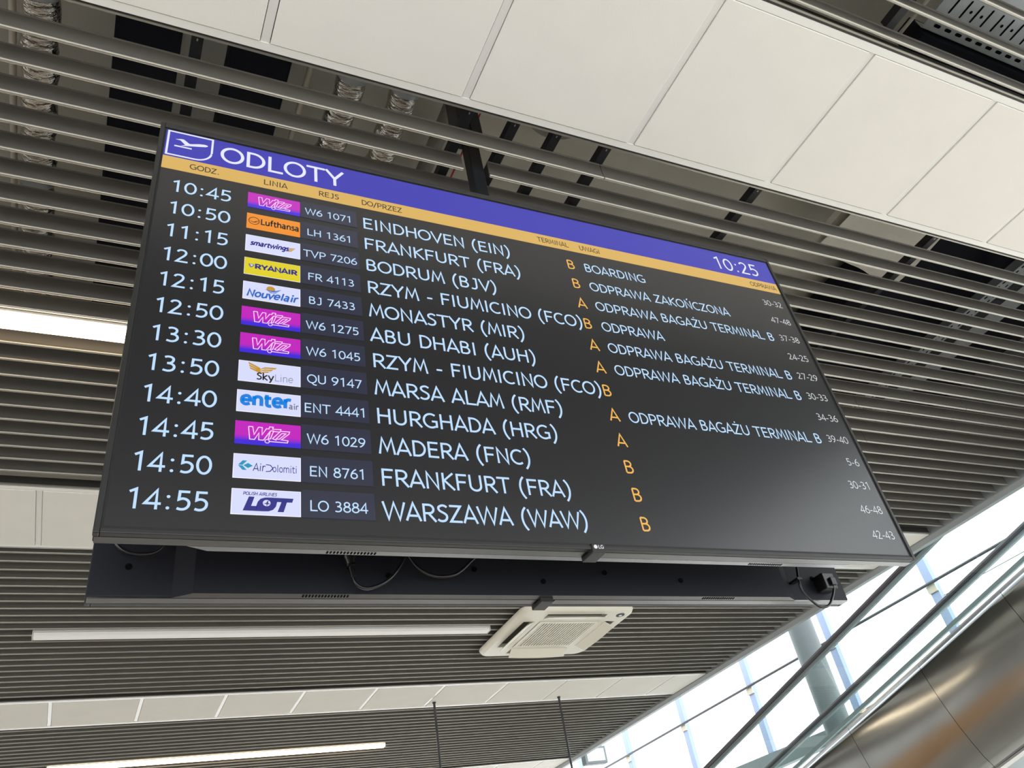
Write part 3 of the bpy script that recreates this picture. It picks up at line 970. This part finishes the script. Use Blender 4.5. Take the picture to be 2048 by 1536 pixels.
# pole that carries both displays
pole = thing('support_pole', (-0.017, 0.185, ZC + 1.0), 'black square pole dropping through the slats behind the board', 'pole')
b = MB()
b.box((-0.029, 0.151, 2.75), (0.016, 0.197, ZC + 1.0), M['pole'], 0.004)
b.build('shaft', pole)
b = MB()
b.box((-0.054, 0.134, ZC + 0.19), (0.034, 0.214, ZC + 0.62), M['pole'], 0.006)
b.box((-0.012, 0.128, ZC + 0.19), (0.000, 0.135, ZC + 0.62), M['carrier'])
b.build('clamp_collar', pole)
b = MB()
b.box((-0.35, 0.064, 2.80), (0.30, 0.105, 2.90), M['pole'], 0.003)
b.box((-0.35, 0.196, 2.80), (0.30, 0.236, 2.90), M['pole'], 0.003)
b.box((-0.029, 0.100, 2.80), (0.016, 0.152, 2.90), M['pole'], 0.003)
b.build('mounting_arm', pole)
b = MB()
b.tube([(0.111, -0.1, ZC + 0.5), (0.112, 0.8, ZC + 0.5), (0.111, 2.5, ZC + 0.5)], 0.004, M['red'], 8)
tag(b.build('red_cable'), 'thin red cable running along a black rail behind the pole', 'cable')

# ------------------------------------------------------------------ plenum above the slats
def duct(x, z, r, label, y0=-0.1, y1=2.6):
    t = thing('foil_duct', (x, y0, z), label, 'duct', 'foil wrapped ducts above the slats')
    b = MB()
    n = 90
    pts = [(x + 0.004 * math.sin(k * 0.9), y0 + (y1 - y0) * k / n, z) for k in range(n + 1)]
    rr = [r * (1 + 0.035 * math.sin(k * 2.3) + random.uniform(-0.025, 0.025)) for k in range(n + 1)]
    b.tube(pts, rr, M['foil'], 22)
    b.build('foil_sleeve', t)
    for y in (0.25, 1.05, 1.85):
        b = MB()
        b.tube([(x, y, z), (x, y + 0.035, z)], r * 1.07, M['galv'], 22)
        b.build('hanger_band', t)


duct(-1.387, ZC + 0.58, 0.058, 'silver foil wrapped duct at the upper left corner')
duct(-0.375, ZC + 0.58, 0.056, 'silver foil wrapped duct above the word on the header, the left of two')
duct(-0.172, ZC + 0.58, 0.054, 'silver foil wrapped duct above the word on the header, the right of two')
for x, lab in ((-1.482, 'thin pale conduit beside the silver duct at the upper left corner'), (-0.515, 'thin pale conduit between the black duct and the two silver ducts')):
    b = MB(); b.tube([(x, -0.1, ZC + 0.66), (x, 2.6, ZC + 0.66)], 0.012, M['conduit'], 12)
    tag(b.build('conduit'), lab, 'conduit')
for xa, xb, lab in ((-1.172, -0.962, 'flat black insulated duct above the slats, left of the black rail'), (-0.806, -0.590, 'flat black insulated duct above the slats, right of the black rail')):
    b = MB(); b.box((xa, -0.1, ZC + 0.60), (xb, 2.6, ZC + 0.78), M['black_box'], 0.01)
    tag(b.build('black_duct'), lab, 'duct', 'flat black ducts above the slats')
b = MB(); b.tube([(0.136, -0.1, ZC + 0.9), (0.136, 2.6, ZC + 0.9)], 0.036, M['grey_pipe'], 16)
tag(b.build('grey_pipe'), 'grey pipe in the gap left of the black pole', 'pipe')
b = MB(); b.tube([(0.66, 0.36, ZC + 1.0), (0.66, 0.36, ZC + 0.955)], 0.20, M['grey_pipe'], 32)
tag(b.build('round_cover'), 'round grey cover on the concrete between two black rails', 'cover')
b = MB()
n = 14
for i in range(n):
    for j in range(8):
        def S(a, c):
            x = 2.19 + 0.62 * a / n
            y = -0.1 + (0.66 + 0.02 * a / n * 6) * c / 8 - 0.0
            return (x, y, ZC + 0.62 - 0.05 * (a / n) ** 2 + 0.012 * math.sin(a * 0.8 + c * 0.9))
        b.face([S(i, j), S(i + 1, j), S(i + 1, j + 1), S(i, j + 1)], M['sheet'], True)
b.box((2.19, -0.1, ZC + 0.66), (2.81, 0.56, ZC + 0.70), M['sheet'])
tag(b.build('pale_board'), 'pale sagging board lying above the slats near the clock corner', 'board')
b = MB(); b.box((2.83, -0.1, ZC + 0.725), (4.45, 2.6, ZC + 0.95), M['black_box'], 0.01)
tag(b.build('wide_black_duct'), 'wide dark duct filling the gaps right of the pale board', 'duct')


def tray(name, label, x0, x1, y0, y1, z, slots, along):
    t = thing(name, ((x0 + x1) / 2, (y0 + y1) / 2, z), label, 'cable tray', 'galvanised cable trays above the slats')
    b = MB()
    b.box((x0, y0, z), (x1, y1, z + 0.0015), M['galv'])
    if along == 'y':
        b.box((x0, y0, z), (x0 + 0.0015, y1, z + 0.05), M['galv']); b.box((x1 - 0.0015, y0, z), (x1, y1, z + 0.05), M['galv'])
    else:
        b.box((x0, y0, z), (x1, y0 + 0.0015, z + 0.05), M['galv']); b.box((x0, y1 - 0.0015, z), (x1, y1, z + 0.05), M['galv'])
    b.build('tray_channel', t)
    if slots:
        b = MB()
        for q in slots:
            b.face(q, M['hole'])
        b.build('slot_row', t)


def slot(xc, yc, lx, ly, z):
    if lx > ly:
        r, n = ly / 2, 6
        pts = [(xc + lx / 2 - r + r * math.cos(a), yc + r * math.sin(a)) for a in [(-math.pi / 2 + math.pi * k / n) for k in range(n + 1)]]
        pts += [(xc - lx / 2 + r + r * math.cos(a), yc + r * math.sin(a)) for a in [(math.pi / 2 + math.pi * k / n) for k in range(n + 1)]]
    else:
        r, n = lx / 2, 6
        pts = [(xc + r * math.cos(a), yc + ly / 2 - r + r * math.sin(a)) for a in [(math.pi * k / n) for k in range(n + 1)]]
        pts += [(xc + r * math.cos(a), yc - ly / 2 + r + r * math.sin(a)) for a in [(math.pi + math.pi * k / n) for k in range(n + 1)]]
    return [(x, y, z) for x, y in pts]


zt_ = ZC + 0.55
sl = []
for k in range(60):
    y = -0.05 + 0.045 * k
    sl.append(slot(3.49, y, 0.012, 0.026, zt_ - 0.0008)); sl.append(slot(3.535, y + 0.02, 0.010, 0.024, zt_ - 0.0008))
tray('cable_tray', 'narrow perforated metal cable tray above the slats at the right edge', 3.465, 3.562, -0.1, 2.6, zt_, sl, 'y')
tray('cable_tray', 'plain metal cable tray at the right edge, beside the perforated one', 3.685, 3.830, -0.1, 2.6, zt_ + 0.02, [], 'y')
zt_ = ZC + 0.42
sl = []
for k in range(47):
    x = 1.606 + 0.0588 * k
    sl.append(slot(x, -0.781, 0.009, 0.072, zt_ - 0.0008))
    if k % 3:
        sl.append(slot(x + 0.0294, -0.779, 0.013, 0.0131, zt_ - 0.0008))
    if k % 1 == 0:
        sl.append(slot(x, -0.690, 0.034, 0.013, zt_ - 0.0008))
tray('cable_tray', 'wide slotted metal cable tray in the top right corner', 1.545, 4.4, -1.02, -0.664, zt_, sl, 'x')
b = MB(); b.box((1.555, -0.655, ZC + 0.40), (4.4, -0.56, ZC + 0.52), M['black_box'], 0.005)
tag(b.build('black_channel'), 'dark channel alongside the slotted tray in the top right corner', 'channel')
for k, x in enumerate((1.44, 1.50)):
    b = MB(); b.tube([(x, -2.9, ZC + 0.44), (x, -0.3, ZC + 0.44)], 0.007, M['conduit'], 8)
    tag(b.build('thin_conduit'), ('thin pale conduit crossing at the end of the slotted tray, the left of two', 'thin pale conduit crossing at the end of the slotted tray, the right of two')[k], 'conduit', 'conduits in the top right corner')

# ------------------------------------------------------------------ linear lamps
def lamp(x0, x1, y, on, label):
    t = thing('linear_lamp', ((x0 + x1) / 2, y, ZC), label, 'lamp', 'long linear ceiling lamps')
    b = MB()
    b.box((x0, y - 0.036, ZC - 0.005), (x1, y + 0.036, ZC + 0.055), M['lamp_body'], 0.002)
    b.box((x0 - 0.002, y - 0.037, ZC - 0.031), (x0 + 0.003, y + 0.037, ZC + 0.055), M['lamp_body'])
    b.box((x1 - 0.003, y - 0.037, ZC - 0.031), (x1 + 0.002, y + 0.037, ZC + 0.055), M['lamp_body'])
    b.build('housing', t)
    b = MB()
    b.box((x0 + 0.004, y - 0.035, ZC - 0.030), (x1 - 0.004, y + 0.035, ZC - 0.006), M['lamp_on' if on else 'lamp_off'], 0.003)
    b.build('diffuser', t)


lamp(-2.35, 0.70, 1.222, True, 'long lit warm ceiling lamp cut off by the left edge of the board')
lamp(-1.285, 1.690, 4.166, False, 'long unlit white ceiling lamp left of the air conditioner')
lamp(-1.165, 1.800, 7.178, True, 'long lit warm ceiling lamp at the bottom edge of the photo')

# ------------------------------------------------------------------ ceiling cassette air conditioner
AX, AY, AZ = 2.265, 4.19, ZC - 0.004
ac = thing('air_conditioner', (AX, AY, AZ), 'white square ceiling air conditioner under the slats below the displays', 'air conditioner')


def rr_outline(h, r, n=8):
    pts = []
    for cx_, cy_, a0 in ((h - r, h - r, 0), (-h + r, h - r, 90), (-h + r, -h + r, 180), (h - r, -h + r, 270)):
        for k in range(n + 1):
            a = math.radians(a0 + 90 * k / n)
            pts.append((cx_ + r * math.cos(a), cy_ + r * math.sin(a)))
    return pts


def sq_outline(h, n=8):
    return rr_outline(h, 0.004, n)


b = MB()
rings = [(rr_outline(0.478, 0.10), 0.0), (rr_outline(0.482, 0.104), -0.012), (rr_outline(0.470, 0.10), -0.034), (rr_outline(0.448, 0.085), -0.042)]
ring_in = [(sq_outline(0.268), -0.042), (sq_outline(0.262), -0.030)]
allr = rings + ring_in
nn = len(allr[0][0])
# slots are cut by building the face between the outer and inner ring as a grid with four gaps
vs = [(AX + x, AY + y, AZ + z) for ol, z in rings for x, y in ol]
fs = []
for i in range(len(rings) - 1):
    for k in range(nn):
        fs.append((i * nn + k, (i + 1) * nn + k, (i + 1) * nn + (k + 1) % nn, i * nn + (k + 1) % nn))
b.mesh(vs, fs, M['ac'], True)
zf = AZ - 0.042
SL0, SL1, SLW = 0.300, 0.392, 0.255       # slot band and half length


def quad(x0, y0, x1, y1, m, z=zf):
    b.face([(AX + x0, AY + y0, z), (AX + x0, AY + y1, z), (AX + x1, AY + y1, z), (AX + x1, AY + y0, z)], m)


ol = rr_outline(0.448, 0.085)
# outer rim between the rounded outline and the square that holds the slots
inner = []
for x, y in ol:
    s = SL1 / max(abs(x), abs(y))
    inner.append((x * s, y * s))
vs = [(AX + x, AY + y, zf) for x, y in ol] + [(AX + x, AY + y, zf) for x, y in inner]
b.mesh(vs, [(k, k + nn, (k + 1) % nn + nn, (k + 1) % nn) for k in range(nn)], M['ac'])
for sx in (-1, 1):
    for sy in (-1, 1):
        xa, xb = sorted((sx * SLW, sx * SL1)); ya, yb = sorted((sy * SLW, sy * SL1))
        quad(xa, ya, xb, yb, M['ac'])
for s in (-1, 1):
    ya, yb = sorted((s * 0.262, s * SL0))
    quad(-SLW, ya, SLW, yb, M['ac'])
    quad(ya, -SLW, yb, SLW, M['ac'])
    # slot wells
    yc, yd = sorted((s * SL0, s * SL1))
    quad(-SLW, yc, SLW, yd, M['ac_dark'], zf + 0.03)
    quad(yc, -SLW, yd, SLW, M['ac_dark'], zf + 0.03)
for (x0, y0, x1, y1) in ((-SLW, -SL1, SLW, -SL0), (-SLW, SL0, SLW, SL1), (-SL1, -SLW, -SL0, SLW), (SL0, -SLW, SL1, SLW)):
    c4 = [(AX + x0, AY + y0), (AX + x1, AY + y0), (AX + x1, AY + y1), (AX + x0, AY + y1)]
    for i in range(4):
        p, q = c4[i], c4[(i + 1) % 4]
        b.face([(p[0], p[1], zf), (q[0], q[1], zf), (q[0], q[1], zf + 0.03), (p[0], p[1], zf + 0.03)], M['ac'])
b.build('frame', ac)
# return air grille with bars running away from the viewer
b = MB()
b.box((AX - 0.262, AY - 0.262, zf + 0.008), (AX + 0.262, AY + 0.262, zf + 0.02), M['ac_dark'])
for s in (-1, 1):
    xa, xb = sorted((s * 0.228, s * 0.258))
    b.box((AX + xa, AY - 0.258, zf - 0.004), (AX + xb, AY + 0.258, zf + 0.008), M['ac'])
    b.box((AX - 0.228, AY + xa, zf - 0.004), (AX + 0.228, AY + xb, zf + 0.008), M['ac'])
nb = 20
for k in range(nb):
    x = -0.228 + 0.456 * (k + 0.5) / nb
    b.box((AX + x - 0.0050, AY - 0.228, zf - 0.003), (AX + x + 0.0050, AY + 0.228, zf + 0.008), M['ac'])
b.build('intake_grille', ac)
# four air flaps
def flap(side, ang):
    b = MB()
    w, d, th = SLW - 0.006, 0.080, 0.005
    prof = [(-d / 2, 0), (d / 2, 0), (d / 2, th), (-d / 2, th)]
    vs, n = [], 10
    for i in range(n + 1):
        s = -w + 2 * w * i / n
        bow = 0.008 * (1 - (s / w) ** 2)
        for (u, z) in ((-d / 2 - bow, 0), (d / 2, 0), (d / 2, th), (-d / 2 - bow, th)):
            ca, sa = math.cos(ang), math.sin(ang)
            # hinge along the inner edge
            uu = u - d / 2
            u2, z2 = uu * ca + z * sa + d / 2, uu * sa + z * ca
            off = (SL0 + SL1) / 2 - u2
            if side == 0: p = (s, -off)
            elif side == 1: p = (s, off)
            elif side == 2: p = (-off, s)
            else: p = (off, s)
            vs.append((AX + p[0], AY + p[1], zf - 0.002 + z2))
    fs = []
    for i in range(n):
        for k in range(4):
            fs.append((i * 4 + k, i * 4 + (k + 1) % 4, (i + 1) * 4 + (k + 1) % 4, (i + 1) * 4 + k))
    fs += [(3, 2, 1, 0), (n * 4, n * 4 + 1, n * 4 + 2, n * 4 + 3)]
    b.mesh(vs, fs, M['ac'])
    b.build('air_flap', ac)


for sd, an in ((0, 15), (1, 30), (2, 24), (3, 30)):
    flap(sd, math.radians(an))
b = MB()
b.tube([(AX + 0.375, AY - 0.375, zf + 0.001), (AX + 0.375, AY - 0.375, zf - 0.003)], 0.034, M['ac_dark'], 24)
b.tube([(AX + 0.375, AY - 0.375, zf - 0.003), (AX + 0.375, AY - 0.375, zf - 0.006)], 0.013, M['chrome'], 16)
b.build('sensor_badge', ac)

# ------------------------------------------------------------------ thin hanging rods and sign box
for k, (x, y) in enumerate(((1.876, 5.903), (3.163, 5.93))):
    t = thing('hanging_rod', (x, y, ZC), ('thin dark rod hanging from the far white strip, the left of two', 'thin dark rod hanging from the far white strip, the right of two')[k], 'rod', 'rods hanging from the far white strip')
    b = MB(); b.tube([(x, y, ZC - 0.002), (x, y, 2.2)], 0.0105, M['rod'], 10); b.build('rod_shaft', t)
    b = MB(); b.tube([(x, y, ZC - 0.002), (x, y, ZC - 0.014)], 0.016, M['rod'], 12); b.build('rod_collar', t)
t = thing('hanging_sign', (4.86, 8.35, 3.86), 'small grey sign box hanging under the ceiling edge at the bottom', 'sign')
b = MB(); b.box((4.70, 8.30, 3.66), (5.02, 8.40, 3.86), M['steel_grey'], 0.01); b.build('sign_box', t)
b = MB(); b.box((4.735, 8.296, 3.69), (4.985, 8.30, 3.83), M['pane'] if False else M['trim_white']); b.build('sign_face', t)

# ------------------------------------------------------------------ glazed facade, steel column, inclined walkway
XF = 7.0
win = MB()
win.box((XF + 0.06, -6.0, 0.0), (XF + 0.08, 14.0, 9.5), M['pane'])
w1 = win.build('window_1'); struct(w1, 'tall glass wall of the atrium')
for k in range(-4, 7):
    y = 4.335 + 1.632 * k
    b = MB()
    b.box((XF - 0.01, y - 0.055, 0.0), (XF + 0.055, y + 0.055, 9.5), M['steel'], 0.004)
    m_ = b.build('mullion', w1)
    b = MB()
    b.box((XF - 0.03, y - 0.06, 4.17), (XF - 0.011, y + 0.06, 4.25), M['bracket'], 0.003)
    o = b.build('bracket'); o.parent = m_
b = MB(); b.tube([(XF - 0.045, -6.0, 4.262), (XF - 0.045, 14.0, 4.262)], 0.016, M['rod'], 10); b.build('transom_bar', w1)
b = MB(); b.tube([(XF + 0.05, -6.0, 4.12), (XF + 0.05, 4.3, 4.12)], 0.004, M['rod'], 6); b.build('glazing_joint', w1)

colm = thing('steel_column', (6.5, 5.86, 0.0), 'round grey steel column standing before the glass wall', 'column')
b = MB(); b.tube([(6.5, 5.86, 0.0), (6.5, 5.86, 9.5)], 0.150, M['column'], 40); b.build('column_shaft', colm)
b = MB()
b.prism([(5.74, 3.30), (5.74, 3.16), (7.2, 3.16), (9.6, 3.25), (9.6, 3.42), (7.7, 3.345)], 'x', 6.44, 6.56, M['steel_grey'])
b.prism([(5.98, 3.31), (5.98, 3.24), (5.5, 3.27), (4.6, 3.36), (4.6, 3.40), (5.5, 3.32)], 'x', 6.44, 6.56, M['steel_grey'])
b.build('tapered_arm', colm)

SLP = math.tan(math.radians(12))
mw = thing('moving_walkway', (5.5, 5.0, 2.6), 'inclined moving walkway with glass sides and steel cladding rising on the right', 'moving walkway')
YA, YB = -3.0, 11.5


def zd(y):
    return 2.777 + SLP * (4.97 - y)


def zh(y):
    return 3.114 + SLP * (6.357 - y)


def ramp(prof, m, y0, y1, name, parent=mw, smooth=False):
    """Extrude an (x, dz) profile along the incline; dz is measured from the deck line."""
    b = MB()
    n = len(prof)
    vs = [(x, y + dz * 0.2126, zd(y) + dz) for y in (y0, y1) for x, dz in prof]
    b.mesh(vs, [(i, (i + 1) % n, n + (i + 1) % n, n + i) for i in range(n)], m, smooth)
    b.mesh(vs, [tuple(range(n - 1, -1, -1)), tuple(range(n, 2 * n))], m)
    return b.build(name, parent)


# cladding: gently bellied stainless sheets with open joints
face = [(4.992, 0.0), (4.985, -0.06), (4.982, -0.14), (4.984, -0.25), (4.990, -0.36), (5.002, -0.48), (5.022, -0.60), (5.052, -0.72), (5.092, -0.80)]
back = [(5.12, -0.80), (5.08, -0.70), (5.03, -0.5), (5.01, -0.25), (5.01, 0.0)]
PJ = 0.955
k = 0
y = 3.335 - 6 * PJ
while y < YB:
    prof = face + back
    b = MB()
    n = len(prof)
    rows = 7
    ys = [y + 0.002 + (PJ - 0.004) * i / (rows - 1) for i in range(rows)]
    vs = [(x + 0.004 * math.sin(2.1 * yy + 5 * dz) * (1 if i < len(face) else 0), yy + dz * 0.2126, zd(yy) + dz) for yy in ys for i, (x, dz) in enumerate(prof)]
    fs = [(r * n + i, r * n + (i + 1) % n, (r + 1) * n + (i + 1) % n, (r + 1) * n + i) for r in range(rows - 1) for i in range(n)]
    b.mesh(vs, fs, M['stainless'], True)
    b.build('cladding_sheet', mw)
    y += PJ
ramp([(4.996, 0.0), (4.996, 0.014), (5.030, 0.016), (5.030, 0.0)], M['alu'], YA, YB, 'deck_edge')
ramp([(5.031, -0.01), (5.031, 0.014), (5.30, 0.0), (5.30, -0.03)], M['alu'], YA, YB, 'inner_deck')
ramp([(5.30, -0.10), (5.30, -0.02), (5.80, -0.02), (5.80, -0.10)], M['rubber'], YA, YB, 'belt')
ramp([(5.80, -0.02), (5.80, 0.02), (6.03, 0.05), (6.06, 0.05), (6.06, -0.75), (5.80, -0.75)], M['stainless'], YA, YB, 'far_cladding')
ramp([(5.10, -0.80), (5.10, -0.70), (6.0, -0.72), (6.0, -0.80)], M['steel_grey'], YA, YB, 'soffit')
ramp([(5.092, -0.80), (5.085, -0.815), (5.12, -0.83), (5.14, -0.80)], M['alu'], YA, YB, 'lower_edge_trim')
GJ = 1.845
for xg, xn in ((5.062, 'near'), (6.0, 'far')):
    ramp([(xg - 0.012, 0.062), (xg - 0.012, 0.092), (xg + 0.012, 0.092), (xg + 0.012, 0.062)], M['glass_edge'], YA, YB, 'glass_clamp')
    y = 2.385 - 3 * GJ
    while y < YB:
        ramp([(xg - 0.005, 0.012), (xg - 0.005, 0.60), (xg + 0.005, 0.60), (xg + 0.005, 0.012)], M['glass_green'], y + 0.006, y + GJ - 0.006, 'glass_panel')
        y += GJ
    dz = zh(5.0) - zd(5.0)
    ramp([(xg - 0.030, dz - 0.005), (xg - 0.038, dz + 0.010), (xg - 0.034, dz + 0.028), (xg - 0.018, dz + 0.036), (xg + 0.018, dz + 0.036), (xg + 0.034, dz + 0.028), (xg + 0.038, dz + 0.010), (xg + 0.030, dz - 0.005)],
         M['rubber'], YA, YB, 'handrail')
    ramp([(xg - 0.016, dz - 0.035), (xg - 0.016, dz - 0.006), (xg + 0.016, dz - 0.006), (xg + 0.016, dz - 0.035)], M['steel_grey'], YA, YB, 'handrail_guide')
